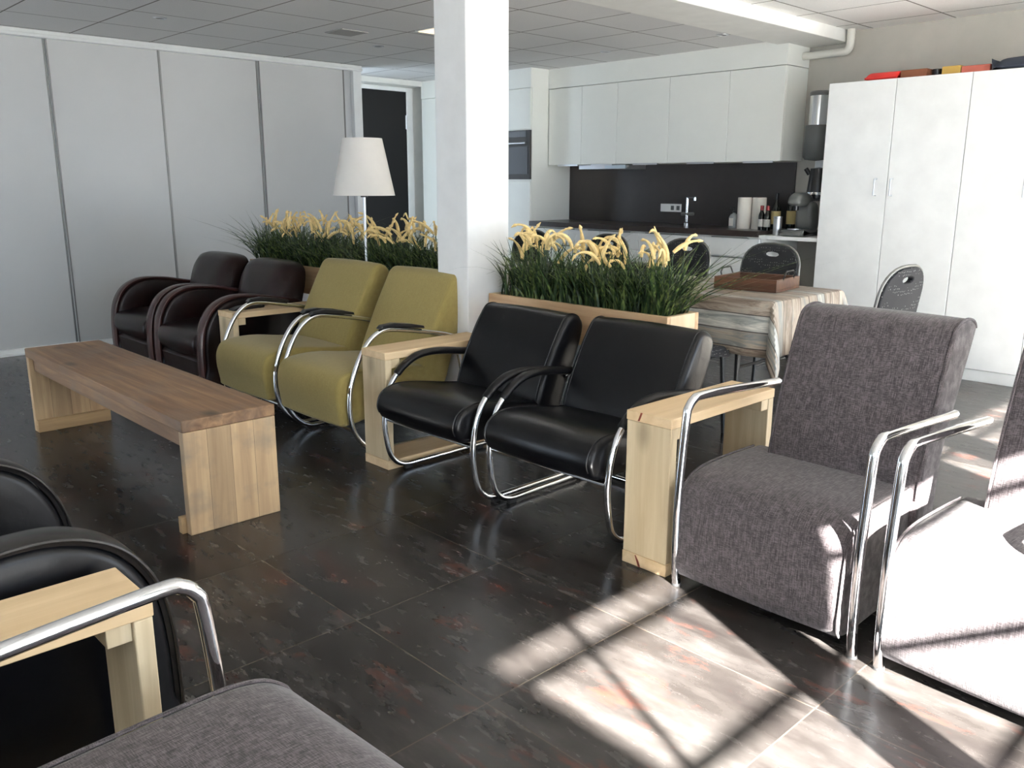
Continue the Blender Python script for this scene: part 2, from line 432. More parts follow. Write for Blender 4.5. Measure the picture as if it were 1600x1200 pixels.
# wall behind the camera; its two windows are added to bring in more daylight
bm = BM()
box(bm, -8.6, -7.2, -2.62, -2.5, 0, 2.6); box(bm, -4.8, -0.9, -2.62, -2.5, 0, 2.6); box(bm, 1.8, WX+0.12, -2.62, -2.5, 0, 2.6)
for a, b, z0, z1 in REAR_FILL:
    box(bm, a, b, -2.62, -2.5, 0, z0); box(bm, a, b, -2.62, -2.5, z1, 2.6)
struct('wall_front', bm, M_wall, smooth=False)
for i, (a, b, z0, z1) in enumerate(REAR_FILL):
    bm = BM()
    for xx in (a+0.02, (a+b)/2, b-0.02): box(bm, xx-0.02, xx+0.02, -2.59, -2.55, z0, z1)
    for zz in (z0+0.02, z1-0.02): box(bm, a, b, -2.59, -2.55, zz-0.02, zz+0.02)
    struct('window_%d' % (i+4), bm, M_alu, smooth=False)
# outdoors, added unseen: paving to bounce sun in, slab to cut the sun off
struct('ground', B(WX+0.12, 26, -22, 24, -0.25, -0.12), M_outside, smooth=False)
struct('added_sun_slab', B(2.6, 7.2, -9, -0.89, 3.0, 3.25), M_wall, smooth=False)

# left wall: sliding door panels under a white rail
struct('wall_left', B(XL-0.16, XL-0.06, -2.5, 5.06, 0, 2.43), M_wall, smooth=False)
seams = [4.866, 3.97, 3.085, 2.223, 1.33, 0.44, -0.45, -1.34, -2.45]
for i in range(len(seams)-1):
    b, a = seams[i], seams[i+1]; off = 0.0 if i % 2 == 0 else -0.018
    d = struct('door_%d' % (i+1), B(XL-0.035+off, XL+off, a, b, 0.05, 2.377), M_slide, smooth=False)
    struct('edge_profile', B(XL-0.03+off, XL+0.006+off, b-0.016, b-0.004, 0.05, 2.377), M_profile, d, smooth=False)
    struct('edge_profile', B(XL-0.03+off, XL+0.006+off, a+0.001, a+0.010, 0.05, 2.377), M_profile, d, smooth=False)
bm = BM(); box(bm, XL-0.06, XL+0.02, -2.5, 5.06, 2.40, 2.43); box(bm, XL-0.05, XL+0.035, -2.5, 5.06, 2.377, 2.402)
struct('trim_3', bm, M_white, bev=0.004)
bm = BM(); box(bm, XL-0.05, XL+0.03, -2.5, 4.95, 0.0, 0.018); box(bm, XL-0.05, XL+0.012, -2.5, 4.95, 0.018, 0.05)
struct('baseboard_left', bm, M_white, bev=0.003)
bm = BM(); box(bm, XL-0.16, XL+0.01, 4.965, 5.06, 0, 2.377); struct('trim_4', bm, M_white, bev=0.003)
struct('trim_5', B(XL-0.06, XL-0.04, 4.86, 4.966, 0, 2.377), M_alu, smooth=False)
# alcove with the dark door
struct('wall_alcove', B(-8.36, -8.25, 4.9, YB, 0, 2.43), M_wall, smooth=False)
struct('trim_6', B(-8.25, -8.06, 5.06, YB-0.6, 2.375, 2.43), M_wall, smooth=False)
bm = BM(); box(bm, -8.26, -8.225, 5.19, 5.26, 0, 2.37); box(bm, -8.26, -8.225, 6.205, 6.29, 0, 2.37); box(bm, -8.26, -8.225, 5.26, 6.205, 2.325, 2.37)
fr = struct('door_9', bm, M_white, bev=0.003)
lf = struct('door_leaf', B(-8.262, -8.235, 5.262, 6.203, 0.005, 2.323), M_door, fr, smooth=False)
bm = BM()
for z in (0.35, 1.92): tube(bm, [(-8.228, 6.196, z), (-8.228, 6.196, z+0.15)], 0.010, 8, 1)
struct('hinge', bm, M_alu, lf)
# pillar
struct('pillar', B(-3.606, -3.36, 2.90, 3.19, 0, 2.41), M_pillar, bev=0.006)

# ceiling fittings
tag(obj('ceiling_vent', B(-6.0, -5.76, 3.77, 4.0, 2.424, 2.4305), plain('grey_vent_plate', lin((150, 148, 145)), 0.7)), 'square grey vent plate in the ceiling left of the pillar', 'vent')
t = thing('recessed_ceiling_light', 'lit recessed ceiling lamp half hidden behind the pillar', 'ceiling light', (-5.35, 4.3, 2.43))
obj('frame', B(-0.11, 0.19, -0.09, 0.09, -0.008, -0.0005), M_white, t, bev=0.003)
obj('diffuser', B(-0.09, 0.17, -0.07, 0.07, -0.0105, -0.009), M_lampglow, t, smooth=False)
spots = [(-6.3, 2.64, 'flush ceiling spot nearest the far left sliding doors'), (-6.27, 4.45, 'flush ceiling spot above the rightmost sliding door'),
         (-3.95, 6.0, 'flush ceiling spot above the right kitchen wall cabinets'), (-5.14, 6.03, 'flush ceiling spot above the left kitchen wall cabinets')]
for x, y, lb in spots:
    t = thing('ceiling_spot', lb, 'ceiling light', (x, y, 2.43), 0, 'flush ceiling spots')
    obj('ring', lathe(BM(), [(0.0, -0.001), (0.03, -0.001), (0.032, -0.006), (0.045, -0.006), (0.048, 0.0)], 20), M_alu, t)
    obj('lens', lathe(BM(), [(0.0, -0.004), (0.03, -0.003), (0.031, -0.001)], 16), M_grey, t)

# ------------------------------------------------------------------ kitchen
struct('trim_7', B(-6.32, -3.70, 6.55, YB, 2.243, 2.43), M_kitchen, smooth=False)            # bulkhead above the wall cabinets
struct('trim_8', B(-8.08, -6.322, 6.30, YB, 2.243, 2.43), M_kitchen, smooth=False)
ks = [-6.312, -5.866, -5.42, -4.825, -4.212, -3.70]
ulab = ['narrow white wall cabinet against the oven column', 'white wall cabinet above the extractor, second from the oven column', 'white wall cabinet in the middle of the row above the socket',
        'white wall cabinet above the tap, second from the right end', 'rightmost white wall cabinet above the bottles']
for i in range(5):
    a, b = ks[i], ks[i+1]
    t = thing('wall_cabinet', ulab[i], 'cabinet', ((a+b)/2, 6.72, 1.50), 0, 'white wall cabinets of the kitchen'); w = (b-a)/2
    obj('body', B(-w+0.001, w-0.001, -0.152, 0.178, 0.005, 0.738), M_kitchen, t, smooth=False)
    obj('door', B(-w+0.0015, w-0.0015, -0.172, -0.153, 0.0, 0.738), M_kitchen, t, bev=0.003)
    dr = t.children[-1]
    hw = min(0.14, w*0.6); hx = 0.06
    bm = B(hx-hw, hx+hw, -0.187, -0.16, -0.007, -0.002); box(bm, hx-hw, hx+hw, -0.19, -0.186, -0.012, 0.004)
    obj('handle', bm, M_alu, dr, smooth=False)
t = thing('extractor_hood', 'slim extractor hood under the left wall cabinets', 'extractor hood', (-5.62, 6.7, 1.455))
obj('body', B(-0.30, 0.30, -0.12, 0.19, 0.0, 0.043), M_alu, t, bev=0.003)
obj('light_cover', B(0.05, 0.3, -0.135, -0.115, 0.006, 0.036), M_hoodglow, t, smooth=False)
# tall units with oven
tl = ['tall white kitchen unit holding the dark built-in oven', 'middle tall white kitchen unit left of the oven unit', 'tall white kitchen unit nearest the black door']
for i in range(3):
    b = -6.322-0.585*i; a = b-0.585
    t = thing('tall_unit', tl[i], 'cabinet', ((a+b)/2, 6.6, 0), 0, 'tall white kitchen units'); w = 0.2925
    obj('body', B(-w, w, -0.28, 0.299, 0.0, 2.243), M_kitchen, t, smooth=False)
    if i == 0:
        for z0, z1 in ((0.1, 1.34), (1.85, 2.24)): obj('door', B(-w+0.003, w-0.003, -0.3, -0.281, z0, z1), M_kitchen, t, bev=0.004)
        ov = obj('oven', B(-w+0.004, w-0.004, -0.302, -0.281, 1.36, 1.84), M_ovensteel, t, bev=0.002)
        obj('oven_window', B(-w+0.035, w-0.035, -0.306, -0.3015, 1.41, 1.68), M_glassdark, ov, smooth=False)
        obj('control_panel', B(-w+0.03, w-0.06, -0.305, -0.3015, 1.775, 1.83), M_plast, ov, smooth=False)
        bm = BM(); tube(bm, [(-w+0.04, -0.335, 1.715), (w-0.04, -0.335, 1.715)], 0.009, 8, 1)
        for q in (-1, 1): tube(bm, [(q*(w-0.06), -0.335, 1.715), (q*(w-0.06), -0.302, 1.715)], 0.006, 6, 1)
        obj('handle', bm, M_alu, ov)
    else:
        obj('door', B(-w+0.003, w-0.003, -0.3, -0.281, 0.1, 2.24), M_kitchen, t, bev=0.004)
# base cabinets
bs = [-6.318, -5.62, -4.93, -4.232, -3.702]
bl = ['white base cabinet beside the oven column, mostly behind the grass', 'second white base cabinet from the oven column, behind the grass', 'white base cabinet under the tap', 'rightmost white drawer cabinet under the bottles']
for i in range(4):
    a, b = bs[i], bs[i+1]; w = (b-a)/2
    t = thing('base_cabinet', bl[i], 'cabinet', ((a+b)/2, 6.6, 0), 0, 'white base cabinets of the kitchen')
    obj('body', B(-w+0.001, w-0.001, -0.27, 0.298, 0.1, 0.898), M_white, t, smooth=False)
    obj('plinth', B(-w+0.001, w-0.001, -0.22, -0.2, 0.0, 0.1), M_white, t, smooth=False)
    for z0, z1 in ((0.735, 0.893), (0.42, 0.73), (0.105, 0.415)):
        d = obj('drawer', B(-w+0.003, w-0.003, -0.29, -0.271, z0, z1-0.012), M_white, t, bev=0.0015)
        obj('handle', B(-w+0.08, w-0.1, -0.298, -0.285, z1-0.011, z1-0.004), M_grey, d, smooth=False)
wt = tag(obj('worktop', B(-6.318, -3.702, 6.28, 6.898, 0.899, 0.947), M_counter, bev=0.002), 'long dark brown kitchen worktop', 'worktop')
tag(obj('splashback', B(-6.318, -3.74, 6.885, 6.899, 0.948, 1.498), M_splash, smooth=False), 'dark brown back panel between worktop and wall cabinets', 'splashback')
t = thing('wall_socket', 'white triple socket on the dark back panel left of the tap', 'socket', (-5.0, 6.885, 1.095))
obj('cover_plate', B(-0.12, 0.12, -0.008, 0, -0.037, 0.037), M_white, t, bev=0.003)
for q in (0.02, 0.085): obj('outlet', B(q-0.018, q+0.018, -0.0105, -0.0082, -0.02, 0.02), M_grey, t, bev=0.004)
t = thing('kitchen_tap', 'chrome kitchen tap with a long square spout', 'tap', (-4.70, 6.72, 0.947))
bm = BM(); tube(bm, [(0, 0, 0), (0, 0, 0.25)], 0.014, 12, 1); lathe(bm, [(0.026, 0), (0.026, 0.02), (0.015, 0.03)], 16); obj('column', bm, M_chrome, t)
obj('spout', tube(tube(BM(), [(0, 0, 0.24), (0.01, -0.005, 0.25), (0.15, -0.10, 0.25)], 0.011, 10, 1), [(0.15, -0.10, 0.252), (0.15, -0.10, 0.225)], 0.013, 10, 1), M_chrome, t)
obj('lever', tube(BM(), [(-0.06, 0, 0.10), (0.07, 0, 0.105)], 0.015, 10, 1), M_grey, t)
t = thing('soap_dispenser', 'clear soap pump bottle with white label beside the paper towels', 'soap bottle', (-4.13, 6.6, 0.947))
obj('bottle', lathe(BM(), [(0.0, 0), (0.04, 0), (0.043, 0.01), (0.043, 0.09), (0.03, 0.115), (0.012, 0.125), (0.012, 0.135)], 20), M_clear, t)
obj('pump', tube(lathe(BM(), [(0.014, 0.13), (0.014, 0.145), (0.005, 0.146), (0.005, 0.175)], 12), [(0, 0, 0.175), (-0.035, -0.02, 0.172)], 0.006, 8, 1), M_plast, t)
obj('front_label', prism(BM(), [(-0.0445, 0.02), (-0.0425, 0.02), (-0.0425, 0.085), (-0.0445, 0.085)], -0.02, 0.02), M_labelw, t, smooth=False)
for x, y, lb in ((-4.02, 6.58, 'left one of two upright paper towel rolls'), (-3.905, 6.62, 'right one of two upright paper towel rolls, next to the bottles')):
    t = thing('paper_towel_roll', lb, 'paper towel', (x, y, 0.947), 0, 'paper towel rolls')
    obj('paper', lathe(BM(), [(0.02, 0), (0.056, 0), (0.058, 0.004), (0.058, 0.256), (0.056, 0.26), (0.02, 0.26)], 28), M_paper, t)
    obj('core', lathe(BM(), [(0.017, 0.001), (0.02, 0.001), (0.02, 0.262), (0.017, 0.262)], 16), M_brownbox, t)
def bottle(x, y, h, r, neck, cap, lab, label, group, lz=0.3):
    t = thing('wine_bottle', label, 'bottle', (x, y, 0.947), 0, group)
    obj('glass', lathe(BM(), [(0, 0), (r, 0), (r, 0.005), (r, h*0.58), (r*0.85, h*0.66), (0.014, h*0.76), (0.014, h*0.97), (0.015, h*0.99), (0.0, h)], 20), M_bottle, t)
    obj('label', lathe(BM(), [(r+0.0008, h*0.14), (r+0.0008, h*(0.14+lz))], 20, cap=False), lab, t)
    obj('capsule', lathe(BM(), [(0.0152, h*0.80), (0.0152, h*0.985), (0.0, h+0.001)], 14, cap=False), cap, t)
bottle(-3.80, 6.49, 0.20, 0.026, 0, M_redcap, M_labelw, 'small red-capped wine bottle next to the paper towels', 'wine bottles')
bottle(-3.735, 6.47, 0.20, 0.026, 0, M_redcap, M_labelw, 'small red-capped wine bottle, second from the paper towels', 'wine bottles')
bottle(-3.79, 6.70, 0.30, 0.038, 0, M_plast, M_label, 'tall wine bottle with cream label, left of two', 'wine bottles', 0.36)
bottle(-3.70+0.0, 6.79, 0.305, 0.038, 0, M_plast, M_label, 'tall wine bottle with cream label, right of two', 'wine bottles', 0.36)
# side table right of the worktop
t = thing('side_shelf_table', 'white shelf table between the worktop and the tall white cabinet', 'shelf table', (-3.46, 6.6, 0))
obj('top', B(-0.238, 0.262, -0.31, 0.298, 0.885, 0.915), M_white, t, bev=0.002)
obj('side_panel', B(-0.238, -0.222, -0.27, 0.298, 0.0, 0.885), M_white, t, smooth=False)
obj('drain_pipe', tube(BM(), [(0.12, 0.1, 0.0), (0.12, 0.1, 0.88)], 0.02, 12, 1), M_grey, t)
t = thing('coffee_machine', 'grey pad coffee machine on the white shelf table', 'coffee machine', (-3.435, 6.46, 0.918))
obj('base', soft(BM(), [(-0.14, 0), (-0.15, 0.03), (-0.13, 0.05), (0.12, 0.05), (0.14, 0.02), (0.13, 0)], -0.10, 0.10, 0.03), M_grey, t)
obj('water_tank', soft(BM(), [(0.02, 0.05), (0.0, 0.2), (0.02, 0.26), (0.1, 0.26), (0.14, 0.2), (0.14, 0.05)], -0.055, 0.085, 0.03), M_grey, t)
obj('brew_head', soft(BM(), [(-0.13, 0.24), (-0.13, 0.30), (-0.06, 0.335), (0.06, 0.32), (0.1, 0.27), (0.02, 0.23)], -0.055, 0.055, 0.03), M_grey, t)
obj('spout', tube(BM(), [(0, -0.09, 0.25), (0, -0.09, 0.20)], 0.022, 10, 1), M_plast, t)
obj('drip_tray', lathe(BM(), [(0, 0.05), (0.055, 0.05), (0.055, 0.058), (0, 0.058)], 20, c=(0, -0.09, 0)), M_alu, t)
bm = BM()
for k in (-0.04, 0, 0.04): lathe(bm, [(0, 0), (0.008, 0), (0.008, 0.004), (0, 0.004)], 10, c=(k, -0.125, 0.049))
obj('button', bm, M_plast, t)
t = thing('steel_canister', 'small steel canister beside the coffee machine', 'canister', (-3.60, 6.40, 0.915))
obj('body', lathe(BM(), [(0, 0), (0.033, 0), (0.034, 0.005), (0.034, 0.13), (0.032, 0.135)], 20), M_alu, t)
obj('lid', lathe(BM(), [(0.0, 0.135), (0.035, 0.135), (0.035, 0.15), (0, 0.152)], 20), M_alu, t)
t = thing('coffee_brewer', 'wall-mounted grey coffee brewer with steel filter beside the tall cabinet', 'coffee brewer', (-3.475, 6.70, 1.50))
obj('housing', lathe(BM(), [(0, 0.0), (0.085, 0.01), (0.10, 0.03), (0.10, 0.26), (0.095, 0.275), (0, 0.275)], 28), M_grey, t)
obj('filter_cylinder', lathe(BM(), [(0, 0.276), (0.075, 0.276), (0.075, 0.50), (0, 0.50)], 28), M_chrome, t)
obj('lid', lathe(BM(), [(0, 0.50), (0.08, 0.50), (0.082, 0.525), (0.07, 0.535), (0, 0.537)], 28), M_grey, t)
obj('wall_bracket', B(-0.05, 0.12, 0.09, 0.199, -0.3, 0.5), M_white, t, bev=0.004)
obj('shelf', B(-0.10, 0.14, -0.06, 0.199, -0.315, -0.295), M_grey, t, bev=0.003)
t = thing('black_kettle', 'black jug kettle with chrome band under the coffee brewer', 'kettle', (-3.43, 6.69, 1.205))
obj('body', lathe(BM(), [(0, 0.0), (0.085, 0.0), (0.088, 0.03), (0.078, 0.12), (0.066, 0.235), (0.0, 0.245)], 28), M_plast, t)
obj('chrome_band', lathe(BM(), [(0.0885, 0.03), (0.089, 0.05)], 28, cap=False), M_chrome, t)
obj('spout', tube(BM(), [(-0.07, -0.02, 0.19), (-0.10, -0.03, 0.235)], 0.018, 10, 1), M_plast, t)
obj('handle', tube(BM(), [(0.07, -0.01, 0.21), (0.12, -0.015, 0.20), (0.125, -0.015, 0.1), (0.085, -0.01, 0.06)], 0.012, 8), M_plast, t)
bm = BM(); tube(bm, [(-3.80, 6.80, 2.325), (-3.40, 6.80, 2.325), (-3.33, 6.80, 2.34), (-3.315, 6.80, 2.40), (-3.315, 6.80, 2.488)], 0.03, 14, 4)
struct('trim_9', bm, M_pipe)

# tall white cabinets along the back wall
cx = [-3.193, -2.697, -2.203, -1.70, -1.20]
clab = ['leftmost door bay of the tall white storage cabinets', 'tall white storage cabinet, second from the kitchen', 'tall white storage cabinet catching the bright glow', 'tall white storage cabinet at the right edge of the photo']
for i in range(4):
    a, b = cx[i], cx[i+1]; w = (b-a)/2
    t = thing('storage_cabinet', clab[i], 'cabinet', ((a+b)/2, 6.58, 0), 0, 'tall white storage cabinets')
    obj('body', B(-w+0.0005, w-0.0005, -0.285, 0.318, 0.0, 2.038), M_white, t, smooth=False)
    d = obj('door', B(-w+0.002, w-0.002, -0.305, -0.287, 0.082, 2.036), M_white, t, bev=0.0025)
    obj('plinth', B(-w+0.001, w-0.001, -0.295, -0.286, 0.0, 0.078), M_white, t, smooth=False)
    hx = [w-0.075, -w+0.04, w-0.105, -w+0.04][i]
    bm = BM(); tube(bm, [(hx, -0.306, 1.24), (hx, -0.345, 1.24), (hx, -0.345, 1.355), (hx, -0.306, 1.355)], 0.0055, 8, 1)
    obj('handle', bm, M_alu, d)
# things on top of the cabinets
tag(obj('red_cloth', soft(BM(), [(-0.12, 0), (-0.13, 0.02), (-0.05, 0.055), (0.08, 0.05), (0.13, 0.0)], -0.13, 0.10, 0.015), M_red), 'crumpled red cloth lying on the tall white cabinets', 'cloth').location = (-2.82, 6.45, 2.042)
tag(obj('cardboard_box', B(-0.09, 0.09, -0.1, 0.1, 0, 0.055), M_brownbox, bev=0.004), 'flat brown box on the tall cabinets beside the red cloth', 'box').location = (-2.62, 6.45, 2.0385)
tag(obj('small_dark_tin', lathe(BM(), [(0, 0), (0.03, 0), (0.032, 0.05), (0, 0.05)], 16), M_plast), 'small dark tin on the tall cabinets between the brown and yellow boxes', 'tin').location = (-2.49, 6.42, 2.0385)
tag(obj('yellow_box', B(-0.06, 0.06, -0.08, 0.08, 0, 0.058), M_yellow, bev=0.004), 'small yellow box on top of the tall cabinets', 'box').location = (-2.38, 6.45, 2.0385)
tag(obj('salmon_box', B(-0.09, 0.09, -0.08, 0.08, 0, 0.05), M_salmon, bev=0.004), 'flat salmon-coloured box on top of the tall cabinets', 'box').location = (-2.225, 6.45, 2.0385)
tag(obj('folded_bag', soft(BM(), [(-0.14, 0.0), (-0.15, 0.03), (-0.05, 0.075), (0.08, 0.07), (0.15, 0.02), (0.14, 0)], -0.42, 0.42, 0.07, crown=0.012), M_blue), 'long dark blue folded bag at the right on the tall cabinets', 'bag').location = (-1.70, 6.47, 2.044)

# ------------------------------------------------------------------ bench
t = thing('wooden_bench', 'long low bench of reclaimed brown wood planks in the middle of the floor', 'bench', (-4.06, 1.425, 0))
obj('seat_board', B(-0.995, 0.995, -0.19, 0.192, 0.408, 0.455), M_benchX, t, bev=0.004)
obj('end_board', B(0.957, 0.995, -0.188, 0.19, 0.0, 0.4075), M_benchZ, t, bev=0.003)
obj('end_board', B(-0.995, -0.957, -0.188, 0.19, 0.0, 0.4075), M_benchZ, t, bev=0.003)
obj('apron_rail', B(-0.956, 0.956, -0.165, -0.14, 0.335, 0.4075), M_benchX, t, bev=0.002)
obj('apron_rail', B(-0.956, 0.956, 0.14, 0.165, 0.335, 0.4075), M_benchX, t, bev=0.002)
obj('batten', B(0.925, 0.9565, -0.205, 0.19, 0.0, 0.065), M_benchY, t, bev=0.002)
obj('batten', B(-0.9565, -0.925, -0.186, 0.19, 0.0, 0.065), M_benchY, t, bev=0.002)

# ------------------------------------------------------------------ wooden arm tables (front edge at y=0, depth along +y)
def arm_table(x, y, rz, D, label, first=None):
    if first: return dup(first, (x, y, 0), rz, label)
    t = thing('side_table', label, 'side table', (x, y, 0), rz, 'narrow pine side tables between the armchairs')
    h = 0.095
    obj('top_board', B(-h, h, 0, D, 0.527, 0.562), M_pineY, t, bev=0.003)
    obj('front_board', B(-h+0.002, h-0.002, 0.002, 0.038, 0.045, 0.5265), M_pineZ, t, bev=0.003)
    obj('rear_board', B(-h+0.002, h-0.002, D-0.038, D-0.002, 0.045, 0.5265), M_pineZ, t, bev=0.003)
    obj('bottom_board', B(-h, h, 0, D, 0.0, 0.0445), M_pineY, t, bev=0.003)
    obj('corner_block', B(-h+0.012, h-0.004, 0.0385, 0.085, 0.485, 0.5265), M_pineZ, t, bev=0.002)
    obj('corner_block', B(-h+0.012, h-0.004, D-0.085, D-0.0385, 0.485, 0.5265), M_pineZ, t, bev=0.002)
    return t
AT = arm_table(-1.697, 2.262, 0, 0.655, 'narrow pine side table with a red knot, between black and grey armchairs')
arm_table(-3.275, 2.24, 0, 0.655, 'narrow pine side table between the green and the black armchairs, by the pillar', AT)
arm_table(-4.905, 2.30, 0, 0.655, 'narrow pine side table between the dark brown and the green armchairs', AT)
arm_table(-1.618, 0.532, PI, 0.655, 'narrow pine side table in the bottom left foreground', AT)
kn = plain('red_brown_knot', lin((120, 52, 34)), 0.7, var=0.3, vs=60)
def streak(pts, th):
    bm = BM(); a = [bm.verts.new((x, -th, z)) for x, z in pts]; b = [bm.verts.new((x, 0.004, z)) for x, z in pts]; n = len(pts)
    for k in range(n): bm.faces.new((a[k], a[(k+1) % n], b[(k+1) % n], b[k]))
    bm.faces.new(a); bm.faces.new(b[::-1]); return bm
obj('knot_mark', streak([(-0.046, 0.53), (-0.038, 0.531), (-0.026, 0.561), (-0.034, 0.561)], 0.0006), kn, AT)
obj('knot_mark', streak([(-0.022, 0.002), (-0.012, 0.002), (-0.02, 0.022), (-0.034, 0.042), (-0.038, 0.041)], 0.0006), kn, AT)
t = thing('glasses_case', 'slim black case lying on the pine side table beside the green armchair', 'case', (-4.93, 2.46, 0.562), 0.2)
obj('shell', soft(BM(), [(-0.10, 0.0), (-0.105, 0.012), (-0.05, 0.024), (0.06, 0.022), (0.10, 0.01), (0.09, 0)], -0.035, 0.035, 0.012), M_plast, t)
obj('edge_strip', B(-0.0365, -0.034, -0.08, 0.08, 0.008, 0.012), M_alu, t)

# ------------------------------------------------------------------ grey tube-arm armchairs
def P3(x, pts): return [(x, y, z) for y, z in pts]
def grey_chair(label, loc, rz=0.0, T=0.308, fwd=0.0, lift=0.0):
    t = thing('grey_armchair', label, 'armchair', loc, rz, 'grey woven armchairs with chrome tube arms')
    W2, sh = (T-0.016, 0.02) if T < 0.4 else (T-0.055, 0.0)
    se = [(-0.005, 0.045), (-0.018, 0.18), (-0.005, 0.31), (0.03, 0.365), (0.09, 0.392), (0.20, 0.402), (0.40, 0.402), (0.47, 0.39), (0.50, 0.3), (0.50, 0.12), (0.47, 0.05), (0.2, 0.04)]
    se = [(y-(fwd if y < 0.3 else 0), z+(lift if z > 0.3 else 0)) for y, z in se]
    sc = obj('seat', soft(BM(), se, -W2-sh, W2-sh, 0.018, 3, 4, crown=0.004), M_greyfab, t)
    ba = [(0.40, 0.12), (0.385, 0.37), (0.41, 0.52), (0.465, 0.70), (0.515, 0.84), (0.545, 0.89), (0.60, 0.908), (0.66, 0.904), (0.70, 0.88), (0.69, 0.835), (0.62, 0.68), (0.54, 0.48), (0.52, 0.28), (0.50, 0.12)]
    bk = obj('backrest', soft(BM(), ba, -W2+0.064, W2+0.002, 0.016, 3, 4, crown=0.004), M_greyfab, t)
    for s in (-1, 1):
        pp = smooth_path([(y, z, 0) for y, z in se], 4, True)
        n = len(pp); k0 = 0; k1 = int(n*0.55)
        obj('piping', tube(BM(), [(s*(W2-0.004)-sh, p.x, p.y) for p in pp[k0:k1]], 0.004, 6, 1), M_greyfab, sc)
        pb = smooth_path([(y, z, 0) for y, z in ba], 4, True)
        obj('piping', tube(BM(), [(s*(W2-0.036)+0.033, p.x, p.y) for p in pb[4:int(len(pb)*0.62)]], 0.0045, 6, 1), M_greyfab, bk)
    for s in (-1, 1):
        pts = [(0.0, 0.0), (-0.012, 0.1), (-0.014, 0.3), (-0.004, 0.45), (0.010, 0.585), (0.020, 0.615), (0.045, 0.636), (0.085, 0.643), (0.30, 0.634), (0.555, 0.618)]
        bm = BM(); tube(bm, P3(s*T, pts), 0.0145, 14, 5)
        obj('arm_tube', bm, M_chrome, t)
        cap = lathe(BM(), [(0, 0.0), (0.010, 0.0), (0.012, 0.012), (0, 0.016)], 12)
        for v in cap.verts: v.co = Vector((s*T+v.co.x, 0.555+v.co.z, 0.618+v.co.y))
        obj('end_cap', cap, M_alu, t)
        obj('glide', lathe(BM(), [(0, 0), (0.017, 0), (0.016, 0.008), (0.014, 0.01)], 14, c=(s*T, 0.0, 0)), M_rubber, t)
    bm = BM()
    for s in (-1, 1): tube(bm, [(s*(T-0.06), 0.45, 0.0), (s*(T-0.06), 0.45, 0.06)], 0.014, 10, 1)
    obj('rear_foot', bm, M_chrome, t)
    bm = BM(); tube(bm, [(-T, 0.02, 0.24), (T, 0.02, 0.24)], 0.010, 8, 1)
    obj('cross_rod', bm, M_chrome, t)
    return t
G = grey_chair('grey woven armchair with chrome arms right of the pine side table, in shade', (-1.237, 2.243, 0), -0.02)
dup(G, (-0.542, 2.215, 0), -0.055, 'grey woven armchair lit by the sun at the right edge of the photo')
grey_chair('wide grey woven armchair in the bottom left foreground, only seat corner and arm in view', (-0.935, 0.60, 0), PI+0.05, 0.45, 0.12, 0.05)

